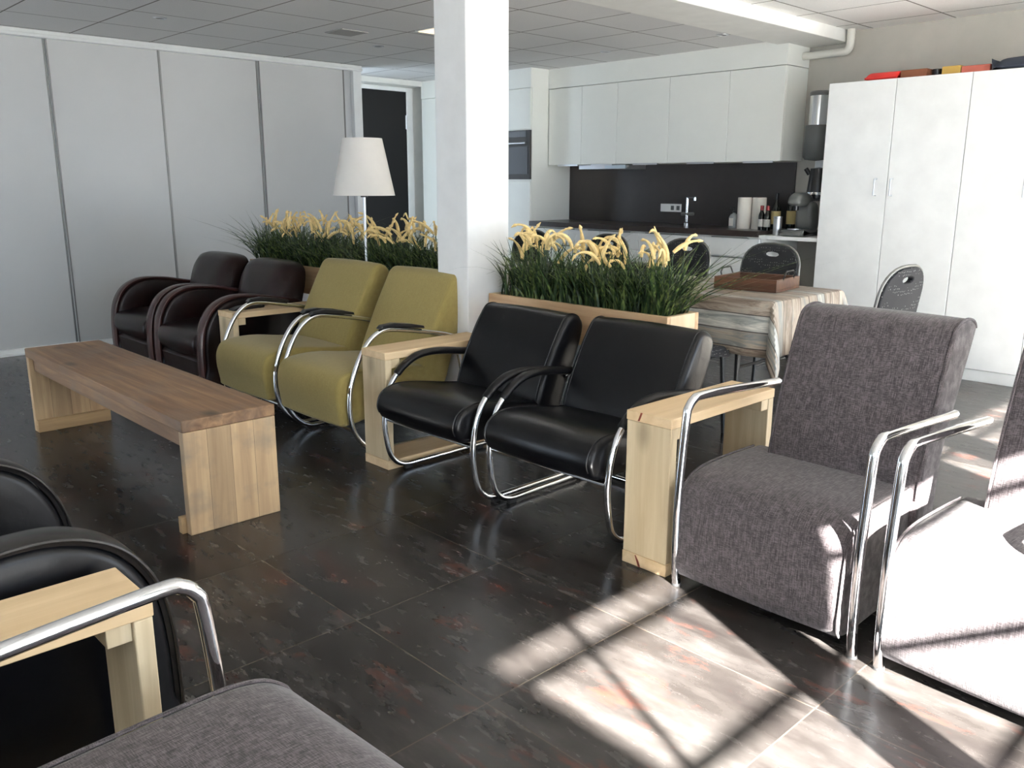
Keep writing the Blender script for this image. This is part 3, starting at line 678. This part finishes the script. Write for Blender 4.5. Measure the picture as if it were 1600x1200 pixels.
# ------------------------------------------------------------------ black leather cantilever armchairs
def black_chair(label, loc):
    t = thing('black_armchair', label, 'armchair', loc, 0, 'black leather cantilever armchairs'); T = 0.307
    se = [(-0.055, 0.315), (-0.065, 0.355), (-0.04, 0.405), (0.03, 0.432), (0.15, 0.425), (0.32, 0.395), (0.45, 0.375), (0.50, 0.36), (0.50, 0.30), (0.45, 0.275), (0.25, 0.27), (0.05, 0.272), (-0.03, 0.285)]
    s = obj('seat', soft(BM(), se, -0.285, 0.285, 0.028, 5, 4, crown=0.008, bulge=0.006), M_blkleather, t)
    for q in (-1, 1):
        pp = smooth_path([(y, z, 0) for y, z in se], 4, True)
        obj('seam', tube(BM(), [(q*0.262, p.x, p.y) for p in pp[:int(len(pp)*0.5)]], 0.0035, 6, 1), M_blkleather, s)
    ba = [(0.43, 0.27), (0.40, 0.34), (0.43, 0.46), (0.51, 0.62), (0.565, 0.705), (0.60, 0.742), (0.65, 0.745), (0.69, 0.72), (0.70, 0.67), (0.66, 0.56), (0.60, 0.44), (0.55, 0.32), (0.50, 0.25)]
    b = obj('backrest', soft(BM(), ba, -0.285, 0.285, 0.026, 5, 4, crown=0.006, bulge=0.004), M_blkleather, t)
    for q in (-1, 1):
        pp = smooth_path([(y, z, 0) for y, z in ba], 4, True)
        obj('seam', tube(BM(), [(q*0.262, p.x, p.y) for p in pp[4:int(len(pp)*0.62)]], 0.0035, 6, 1), M_blkleather, b)
    fr = [(0.65, 0.022), (0.45, 0.022), (0.20, 0.022), (0.12, 0.024), (0.065, 0.045), (0.03, 0.09), (0.012, 0.16), (0.003, 0.25), (0.012, 0.33), (0.035, 0.40), (0.07, 0.455), (0.12, 0.495), (0.19, 0.528), (0.27, 0.538), (0.36, 0.532), (0.47, 0.515), (0.57, 0.503)]
    for q in (-1, 1):
        obj('frame_tube', tube(BM(), P3(q*T, fr), 0.0125, 14, 4), M_chrome, t)
        pad = [(0.075, 0.462), (0.12, 0.499), (0.19, 0.533), (0.27, 0.543), (0.36, 0.538), (0.47, 0.522), (0.55, 0.512)]
        bm = BM()
        pp = smooth_path([(y, z, 0) for y, z in pad], 5); rows = []
        for i, p in enumerate(pp):
            a = pp[max(i-1, 0)]; c = pp[min(i+1, len(pp)-1)]; tn = (c-a).normalized(); nn = Vector((-tn.y, tn.x, 0))
            w, h = 0.021, 0.017
            if i in (0, len(pp)-1): w, h = 0.017, 0.013
            rows.append([bm.verts.new((q*T+w*math.cos(2*PI*k/12), p.x+nn.x*h*math.sin(2*PI*k/12), p.y+nn.y*h*math.sin(2*PI*k/12))) for k in range(12)])
        for a, c in zip(rows, rows[1:]):
            for k in range(12): bm.faces.new((a[k], a[(k+1) % 12], c[(k+1) % 12], c[k]))
        bm.faces.new(rows[0]); bm.faces.new(rows[-1][::-1])
        obj('arm_pad', bm, M_blkleather, t)
        obj('bolt', tube(BM(), P3(q*T, [(0.57, 0.503), (0.60, 0.50)]), 0.010, 10, 1), M_alu, t)
        for yy in (0.13, 0.58): obj('glide', B(q*T-0.011, q*T+0.011, yy-0.02, yy+0.02, 0.0, 0.014), M_rubber, t, bev=0.002)
    obj('front_bar', B(-T, T, 0.0, 0.028, 0.258, 0.270), M_chrome, t, bev=0.003)
    obj('rear_rail', tube(BM(), [(-T, 0.65, 0.022), (T, 0.65, 0.022)], 0.0125, 12, 1), M_chrome, t)
    obj('seat_rail', tube(BM(), [(-T, 0.56, 0.49), (-0.25, 0.60, 0.44), (0.25, 0.60, 0.44), (T, 0.56, 0.49)], 0.009, 8, 1), M_chrome, t)
    return t
K = black_chair('black leather armchair beside the pine table in front of the pillar', (-2.845, 2.205, 0))
dup(K, (-2.172, 2.25, 0), 0.02, 'black leather armchair directly left of the pine table with the red knot')

# ------------------------------------------------------------------ green armchairs
def green_chair(label, loc):
    t = thing('green_armchair', label, 'armchair', loc, 0, 'olive green armchairs with chrome tube arms'); T = 0.315
    se = [(-0.085, 0.20), (-0.10, 0.30), (-0.09, 0.375), (-0.04, 0.425), (0.12, 0.437), (0.30, 0.415), (0.47, 0.395), (0.52, 0.36), (0.52, 0.27), (0.40, 0.235), (0.2, 0.205), (0.02, 0.172), (-0.06, 0.165), (-0.082, 0.175)]
    obj('seat', soft(BM(), se, -0.293, 0.293, 0.022, 5, 4, crown=0.006, bulge=0.004), M_olive, t)
    ba = [(0.46, 0.25), (0.42, 0.36), (0.44, 0.45), (0.53, 0.64), (0.61, 0.79), (0.645, 0.845), (0.69, 0.86), (0.74, 0.83), (0.75, 0.77), (0.70, 0.62), (0.63, 0.44), (0.58, 0.30), (0.53, 0.24)]
    obj('backrest', soft(BM(), ba, -0.292, 0.292, 0.026, 5, 4, crown=0.006, bulge=0.004), M_olive, t)
    fr = [(0.62, 0.02), (0.40, 0.02), (0.16, 0.02), (0.09, 0.028), (0.03, 0.065), (-0.02, 0.13), (-0.045, 0.22), (-0.042, 0.33), (-0.012, 0.43), (0.035, 0.52), (0.085, 0.58), (0.14, 0.612), (0.20, 0.62), (0.30, 0.605), (0.42, 0.583), (0.53, 0.56), (0.60, 0.54)]
    for q in (-1, 1):
        obj('frame_tube', tube(BM(), P3(q*T, fr), 0.0125, 14, 4), M_chrome, t)
        obj('rear_tube', tube(BM(), P3(q*T, [(0.585, 0.545), (0.65, 0.40), (0.66, 0.2), (0.62, 0.02)]), 0.010, 10, 4), M_chrome, t)
        bm = BM(); prof = [(0.13, 0.628), (0.15, 0.645), (0.22, 0.650), (0.32, 0.636), (0.40, 0.618), (0.405, 0.604), (0.30, 0.618), (0.20, 0.632)]
        obj('arm_pad', prism(bm, prof, q*T-0.02, q*T+0.02), M_plast, t, bev=0.004)
    obj('front_bar', tube(BM(), [(-T, -0.02, 0.14), (T, -0.02, 0.14)], 0.0085, 8, 1), M_chrome, t)
    obj('rear_rail', tube(BM(), [(-T, 0.62, 0.02), (T, 0.62, 0.02)], 0.0125, 12, 1), M_chrome, t)
    obj('seat_bar', tube(BM(), [(-T, 0.20, 0.205), (T, 0.20, 0.205)], 0.0085, 8, 1), M_chrome, t)
    return t
N = green_chair('olive green armchair next to the dark brown armchairs, below the lamp', (-4.455, 2.245, 0))
dup(N, (-3.74, 2.245, 0), 0, 'olive green armchair next to the pillar, left of the pine table')

# ------------------------------------------------------------------ club chairs
def club_chair(label, loc, leather_m, band_m, rz=0, group=None, name='club_chair'):
    t = thing(name, label, 'armchair', loc, rz, group)
    HW = 0.378; AW = 0.098
    arm = [(-0.02, 0.05), (-0.028, 0.20), (-0.022, 0.36), (0.0, 0.47), (0.055, 0.56), (0.13, 0.61), (0.22, 0.63), (0.36, 0.622), (0.52, 0.592), (0.66, 0.56), (0.70, 0.50), (0.70, 0.25), (0.69, 0.05)]
    for q in (-1, 1):
        x0, x1 = (HW-AW, HW) if q > 0 else (-HW, -HW+AW)
        a = obj('arm', soft(BM(), [(y+0.012 if y < 0.3 else y, z-0.008 if z > 0.4 else z) for y, z in arm], x0, x1, 0.02, 4, 4, bulge=0.012), leather_m, t)
        pp = smooth_path([(y, z, 0) for y, z in arm[:11]], 5)
        bm = BM(); rows = []
        for i, p in enumerate(pp):
            aa = pp[max(i-1, 0)]; c = pp[min(i+1, len(pp)-1)]; tn = (c-aa).normalized(); nn = Vector((-tn.y, tn.x, 0))
            if nn.x > 0 and p.y < 0.5: nn = -nn
            if nn.y < 0 and p.y >= 0.5: nn = -nn
            q0 = (p.x+nn.x*0.008, p.y+nn.y*0.008)
            rows.append([bm.verts.new((x0+0.012, p.x-nn.x*0.012, p.y-nn.y*0.012)), bm.verts.new((x0+0.008, q0[0]-nn.x*0.006, q0[1]-nn.y*0.006)), bm.verts.new((x0+0.02, q0[0], q0[1])), bm.verts.new((x1-0.02, q0[0], q0[1])), bm.verts.new((x1-0.008, q0[0]-nn.x*0.006, q0[1]-nn.y*0.006)), bm.verts.new((x1-0.012, p.x-nn.x*0.012, p.y-nn.y*0.012))])
        for r0, r1 in zip(rows, rows[1:]):
            for k in range(5): bm.faces.new((r0[k], r0[k+1], r1[k+1], r1[k]))
        obj('arm_band', bm, band_m, a)
        for xx in (x0+0.007, x1-0.007):
            obj('piping', tube(BM(), [(xx, p.x-0.002, p.y) for p in pp], 0.0045, 6, 1), band_m, a)
    s = HW-AW-0.002
    obj('base', soft(BM(), [(0.0, 0.05), (-0.012, 0.15), (0.0, 0.262), (0.3, 0.262), (0.62, 0.262), (0.64, 0.15), (0.62, 0.05), (0.3, 0.05)], -s, s, 0.012, 3, 3), leather_m, t)
    cu = [(-0.03, 0.28), (-0.048, 0.33), (-0.035, 0.385), (0.02, 0.412), (0.2, 0.428), (0.45, 0.41), (0.56, 0.38), (0.56, 0.30), (0.5, 0.268), (0.2, 0.266), (0.0, 0.266)]
    c = obj('seat_cushion', soft(BM(), cu, -s-0.004, s+0.004, 0.025, 4, 4, crown=0.01), leather_m, t)
    # backrest: rounded outline leaning back
    bm = BM(); n = 40; rings = []
    def outline(sc, k):
        a = 2*PI*k/n; cx_, sz = math.cos(a), math.sin(a); e = 0.42
        return (math.copysign(abs(cx_)**e, cx_)*0.335*sc, 0.27*math.copysign(abs(sz)**(0.5 if sz > 0 else 0.3), sz)*sc)
    for d, sc in ((-0.055, 0.0), (-0.05, 0.55), (-0.03, 0.85), (0.0, 0.97), (0.04, 1.0), (0.09, 0.99), (0.13, 0.95), (0.15, 0.85), (0.155, 0.4), (0.157, 0.0)):
        ring = []
        for k in range(n):
            x, z = outline(max(sc, 0.01), k); zz = z+0.545
            ring.append(bm.verts.new((x, 0.50+d+(zz-0.3)*0.27, zz)))
        rings.append(ring)
    for a, b in zip(rings, rings[1:]):
        for k in range(n): bm.faces.new((a[k], a[(k+1) % n], b[(k+1) % n], b[k]))
    obj('backrest', bm, leather_m, t)
    for sx in (-1, 1):
        for yy in (0.05, 0.6): obj('leg', lathe(BM(), [(0, 0), (0.02, 0), (0.026, 0.055), (0, 0.056)], 12, c=(sx*0.31, yy, 0)), M_plast, t)
    return t
E1 = club_chair('dark brown leather club chair next to the sliding doors, leftmost of the two', (-6.18, 2.225, 0), M_brnleather, M_piping, 0, 'dark brown leather club chairs')
dup(E1, (-5.392, 2.225, 0), 0, 'dark brown leather club chair beside the pine side table, right one of the two')
club_chair('black leather club chair in the left foreground behind the pine side table', (-2.135, 0.63, 0), M_blkleather, M_pipingb, PI)

# ------------------------------------------------------------------ planters with artificial grass
def planter(label, x0, x1, y0, n_bl, n_pl, seed, group):
    rnd = random.Random(seed); L = x1-x0; D = 0.235; zt = 0.755; zb = 0.565
    t = thing('grass_planter', label, 'planter', ((x0+x1)/2, y0, 0), 0, group); h = L/2
    obj('side_board', B(-h, h, 0, 0.024, zb, zt), M_pineX, t, bev=0.002)
    obj('side_board', B(-h, h, D-0.024, D, zb, zt), M_pineX, t, bev=0.002)
    for q in (-1, 1):
        obj('end_board', B(min(q*h, q*(h-0.024)), max(q*h, q*(h-0.024)), 0.0245, D-0.0245, zb, zt), M_pineZ, t, bev=0.002)
    obj('bottom_board', B(-h+0.025, h-0.025, 0.025, D-0.025, zb, zb+0.02), M_pineX, t)
    obj('filling', B(-h+0.025, h-0.025, 0.025, D-0.025, zt-0.06, zt-0.02), M_soil, t)
    for q in (-1, 1):
        bm = BM(); x = q*(h-0.22)
        tube(bm, [(x, 0.03, zb-0.001), (x, 0.03, 0.0)], 0.011, 8, 1); tube(bm, [(x, D-0.03, zb-0.001), (x, D-0.03, 0.0)], 0.011, 8, 1)
        tube(bm, [(x, 0.03, 0.3), (x, D-0.03, 0.3)], 0.008, 8, 1); tube(bm, [(x, 0.03, zb-0.012), (x, D-0.03, zb-0.012)], 0.01, 8, 1)
        obj('stand_leg', bm, M_steelblk, t)
    X0 = (x0+x1)/2
    def free(ps):
        for q in ps:
            wx, wy = q.x+X0, q.y+y0
            if -3.62 < wx < -3.35 and 2.89 < wy < 3.20: return False
            if wy < 2.99 and q.z < 0.89: return False
        return True
    bm = BM()
    for i in range(n_bl):
        bx = rnd.uniform(-h+0.04, h-0.04); by = rnd.uniform(0.035, D-0.035)
        ex = bx/h; out = Vector((ex**3*0.5+rnd.gauss(0, 0.36), (by/D-0.5)*0.8+rnd.gauss(0, 0.36), 0))
        ln = rnd.uniform(0.19, 0.345)
        if rnd.random() < 0.12: out *= 2.2; ln *= 1.15
        if abs(ex) > 0.86 and rnd.random() < 0.4: out.x += math.copysign(rnd.uniform(0.2, 0.9), ex)
        droop = rnd.uniform(0.0, 1.0)**1.6*1.3; w = rnd.uniform(0.0034, 0.0062)
        az = rnd.uniform(0, PI); side = Vector((math.cos(az), math.sin(az), 0))
        pts = []; m_ = 6
        for k in range(m_+1):
            s = k/m_
            p = Vector((bx, by, zt-0.025))+out*ln*(s**1.4)*0.95+Vector((0, 0, ln*(s-0.55*droop*s**2.6)))
            pts.append(p)
        if not free(pts): continue
        prev = None
        for k, p in enumerate(pts):
            ww = w*(1-(k/m_)**2)+0.0003
            cur = (bm.verts.new(p-side*ww), bm.verts.new(p+side*ww))
            if prev: bm.faces.new((prev[0], prev[1], cur[1], cur[0]))
            prev = cur
    g = obj('grass_blades', bm, M_grass, t); g['kind'] = 'stuff'
    for i in range(n_pl):
        bx = rnd.uniform(-h+0.05, h-0.03); by = rnd.uniform(0.03, D-0.03)
        p0 = Vector((bx, by, zt-0.02)); az = rnd.uniform(0, 2*PI); d = Vector((math.cos(az), math.sin(az), 0))
        H0 = rnd.uniform(0.19, 0.31); lean = rnd.uniform(0.0, 0.10)
        a = p0+Vector((0, 0, H0))+d*lean*0.5
        Lp = rnd.uniform(0.11, 0.19); cur = rnd.uniform(0.3, 2.9); el = rnd.uniform(0.7, 1.5)
        pts = [a]; m_ = 7
        for k in range(m_):
            ang = el-cur*(k/m_)**1.3
            a = a+(d*math.cos(ang)+Vector((0, 0, math.sin(ang))))*Lp/m_; pts.append(a)
        top = max(p.z for p in pts)
        if top > 1.135: pts = [p-Vector((0, 0, top-1.135+rnd.uniform(0, 0.03))) for p in pts]
        if not free(pts): pts = [q+Vector((0.10 if X0 > -3.3 else -0.10, 0.04, 0)) for q in pts]
        if not free(pts): continue
        rr = rnd.uniform(0.0085, 0.0108)
        pl = obj('plume', tube(BM(), pts, lambda s, rr=rr: rr*(0.55+0.45*math.sin(PI*min(1, s*1.3+0.15))) if s < 0.85 else rr*(1-s)/0.15*0.8+0.001, 8, 3), M_plume, t)
        obj('stalk', tube(BM(), [p0, (p0+pts[0])/2+d*0.005, pts[0]], 0.0018, 5, 3), M_grass, pl)
    return t
planter('pine planter of cream-plumed grass right of the pillar, behind the black armchairs', -3.345, -2.195, 3.03, 1500, 52, 3, 'pine planters with artificial plumed grass')
planter('planter of cream-plumed grass directly left of the pillar behind the green armchairs', -4.86, -3.63, 3.10, 1450, 56, 11, 'pine planters with artificial plumed grass')
planter('planter of cream-plumed grass behind the dark brown club chairs, farthest left', -6.12, -4.89, 3.10, 1450, 56, 21, 'pine planters with artificial plumed grass')

# ------------------------------------------------------------------ floor lamp
t = thing('floor_lamp', 'floor lamp with white cone shade behind the green armchairs', 'lamp', (-4.47, 3.035, 0))
bm = BM(); n = 48
prof = [(0.186, 1.245), (0.118, 1.578)]
lathe(bm, [(0.186, 1.245), (0.118, 1.578), (0.115, 1.578), (0.183, 1.245)], 48, cap=False)
obj('lamp_shade', bm, M_shade, t)
obj('pole', tube(BM(), [(0, 0, 0.02), (0, 0, 1.26)], 0.009, 12, 1), M_alu, t)
obj('collar', lathe(BM(), [(0.009, 0.80), (0.017, 0.805), (0.017, 0.835), (0.009, 0.845)], 14, cap=False), M_alu, t)
obj('base', lathe(BM(), [(0, 0), (0.14, 0), (0.14, 0.012), (0.02, 0.02), (0, 0.022)], 32), M_alu, t)
bm = BM(); lathe(bm, [(0, 1.235), (0.022, 1.235), (0.022, 1.30), (0, 1.30)], 12)
for k in range(3):
    a = 2*PI*k/3; tube(bm, [(0, 0, 1.25), (0.183*math.cos(a), 0.183*math.sin(a), 1.25)], 0.002, 5, 1)
obj('shade_holder', bm, M_steelblk, t)

# ------------------------------------------------------------------ dining table with cloth
TX0, TX1, TY0, TY1, TZ = -4.72, -2.225, 3.965, 4.70, 0.735
t = thing('dining_table', 'long table under the plank-print cloth', 'table', ((TX0+TX1)/2, (TY0+TY1)/2, 0)); hx, hy = (TX1-TX0)/2, (TY1-TY0)/2
obj('table_top', B(-hx+0.02, hx-0.02, -hy+0.02, hy-0.02, TZ-0.03, TZ-0.002), M_pineX, t)
for sx in (-1, 1):
    for sy in (-1, 1):
        obj('leg', tube(BM(), [(sx*(hx-0.22), sy*(hy-0.06), 0.0), (sx*(hx-0.22), sy*(hy-0.06), TZ-0.031)], 0.014, 10, 1), M_steelblk, t)
for s in (-1, 1): obj('cross_bar', tube(BM(), [(s*(hx-0.22), -hy+0.06, 0.35), (s*(hx-0.22), hy-0.06, 0.35)], 0.009, 8, 1), M_steelblk, t)
bm = BM(); uvl = bm.loops.layers.uv.new('UVMap')
drop = 0.31; st = 0.02
xs = [TX0-drop+(TX1-TX0+2*drop)*i/150 for i in range(151)]; ys = [TY0-drop+(TY1-TY0+2*drop)*j/70 for j in range(71)]
V = []
for x in xs:
    row = []
    for y in ys:
        cx_, cy_ = min(max(x, TX0), TX1), min(max(y, TY0), TY1); d = Vector((x-cx_, y-cy_, 0)); L = d.length
        if L < 1e-6: p = Vector((x, y, TZ+0.002*math.sin(7*x)*math.sin(9*y)*0.5))
        else:
            dn = d/L; corner = min(abs(dn.x), abs(dn.y))*1.414
            s = x if abs(dn.y) > abs(dn.x) else y
            wv = 0.010*math.sin(s*13+1.0)+0.006*math.sin(s*29)
            off = 0.006+min(L, 0.05)*0.15+wv*min(1, L/0.2)*(1-corner)+0.02*min(1, L/0.25)+corner*(0.10*min(1, L/0.35))
            fall = max(0.0, L-0.015)
            if corner > 0.05: dn2 = (dn+Vector((0, 0, 0)))
            p = Vector((cx_, cy_, TZ))+dn*max(off, 0.004)-Vector((0, 0, fall*0.985))
            if L < 0.015: p = Vector((cx_, cy_, TZ-L*0.2))+dn*L*0.6
        row.append(bm.verts.new(p))
    V.append(row)
for i in range(len(xs)-1):
    for j in range(len(ys)-1):
        f = bm.faces.new((V[i][j], V[i+1][j], V[i+1][j+1], V[i][j+1]))
        for lp, (a, b) in zip(f.loops, ((i, j), (i+1, j), (i+1, j+1), (i, j+1))): lp[uvl].uv = (xs[a], ys[b])
cl = obj('tablecloth', bm, M_cloth); sd = cl.modifiers.new('thickness', 'SOLIDIFY'); sd.thickness = 0.0015; sd.offset = 1
tag(cl, 'grey and white tablecloth printed with weathered planks', 'tablecloth')
# tray
def tray():
    t = thing('serving_tray', 'brown wooden serving tray with black metal handles on the tablecloth', 'tray', (-2.60, 4.32, TZ+0.004), 0.0)
    t.rotation_euler = (0, 0, math.radians(0))
    a, b = 0.185, 0.165
    obj('bottom', B(-a, a, -b, b, 0.0, 0.012), M_tray, t, bev=0.002)
    for s in (-1, 1):
        obj('side_board', B(-a, a, min(s*b, s*(b-0.014)), max(s*b, s*(b-0.014)), 0.0125, 0.068), M_tray, t, bev=0.002)
        e = obj('end_board', B(min(s*a, s*(a-0.014)), max(s*a, s*(a-0.014)), -b+0.0145, b-0.0145, 0.0125, 0.068), M_tray, t, bev=0.002)
        bm = BM(); x = s*(a-0.007); pts = [(x, -0.075, 0.05), (x+s*0.012, -0.072, 0.085), (x+s*0.012, -0.05, 0.108), (x+s*0.012, 0.05, 0.108), (x+s*0.012, 0.072, 0.085), (x, 0.075, 0.05)]
        for p, q in zip(pts, pts[1:]): tube(bm, [p, q], 0.0045, 6, 1)
        obj('handle', bm, M_steelblk, e)
    return t
tr = tray(); tr.location = (-2.585, 4.41, TZ+0.004); tr.rotation_euler = (0, 0, math.radians(7))

# banquet chairs
def banquet(label, loc, rz):
    t = thing('banquet_chair', label, 'chair', loc, rz, 'black dotted banquet chairs around the table')   # faces -y, origin under seat front
    def outline(x_half, z0, z1, n=14):
        pts = [(-x_half*0.86, z0), (x_half*0.86, z0), (x_half, z0+0.10), (x_half, z1-0.17)]
        for k in range(1, n):
            a = PI*k/n; pts.append((x_half*math.copysign(abs(math.cos(a))**0.75, math.cos(a)), z1-0.17+0.17*math.sin(a)**0.8))
        pts.append((-x_half, z1-0.17)); pts.append((-x_half, z0+0.10)); return pts
    def panel(w, z0, z1, y, th, hole=True):
        bm = BM(); O = outline(w, z0, z1); lean = 0.16
        N_ = len(O)
        H = []
        zc = z1-0.062
        for k in range(N_):
            ox, oz = O[k]; a = math.atan2(oz-zc, ox)
            H.append((0.052*math.cos(a), zc+0.017*math.sin(a)))
        def P(p, yy): return Vector((p[0], yy+(p[1]-0.45)*lean-0.25*p[0]*p[0], p[1]))
        f = [bm.verts.new(P(p, y)) for p in O]; b = [bm.verts.new(P(p, y+th)) for p in O]
        hf = [bm.verts.new(P(p, y)) for p in H]; hb = [bm.verts.new(P(p, y+th)) for p in H]
        for k in range(N_):
            j = (k+1) % N_
            bm.faces.new((f[k], f[j], b[j], b[k])); bm.faces.new((hf[k], hb[k], hb[j], hf[j]))
            bm.faces.new((f[k], hf[k], hf[j], f[j])); bm.faces.new((b[k], b[j], hb[j], hb[k]))
        return bm
    obj('backrest', panel(0.205, 0.52, 0.925, 0.40, 0.032), M_dots, t, bev=0.006)
    pts = [(x, 0.40+0.016+(z-0.45)*0.16-0.25*x*x, z) for x, z in outline(0.212, 0.52, 0.932)]
    obj('back_frame', tube(BM(), pts[1:]+[pts[0]], 0.008, 8, 1), M_profile, t)
    obj('seat', soft(BM(), [(0.0, 0.43), (-0.01, 0.455), (0.03, 0.485), (0.2, 0.49), (0.38, 0.48), (0.41, 0.455), (0.4, 0.43)], -0.21, 0.21, 0.03), M_dots, t)
    for s in (-1, 1):
        obj('front_leg', tube(BM(), [(s*0.19, 0.03, 0.43), (s*0.20, -0.01, 0.0)], 0.011, 8, 1), M_steelblk, t)
        obj('rear_leg', tube(BM(), [(s*0.19, 0.41, 0.53), (s*0.19, 0.38, 0.42), (s*0.20, 0.47, 0.0)], 0.011, 8, 1), M_steelblk, t)
        obj('side_rail', tube(BM(), [(s*0.196, 0.01, 0.20), (s*0.196, 0.43, 0.20)], 0.007, 8, 1), M_steelblk, t)
    return t
BC = banquet('black dotted banquet chair on the far side of the table, behind the tray', (-2.97, 4.76, 0), 0)
dup(BC, (-3.65, 4.76, 0), 0, 'black dotted banquet chair behind the right end of the planter grass')
dup(BC, (-4.38, 4.76, 0), 0, 'black dotted banquet chair almost hidden behind the middle of the grass')
dup(BC, (-5.23, 4.76, 0), 0, 'black dotted banquet chair peeking out directly right of the pillar')
dup(BC, (-2.19, 4.33, 0), math.radians(-94), 'black dotted banquet chair at the right end of the table, seen from behind')
dup(BC, (-2.65, 3.925, 0), PI, 'black dotted banquet chair tucked in between the planter and the table')

# slim white column added right of the frame to throw the broad shadow band
struct('column', B(0.56, 0.68, 1.308, 1.480, 0.0, 2.49), M_pillar, bev=0.003)
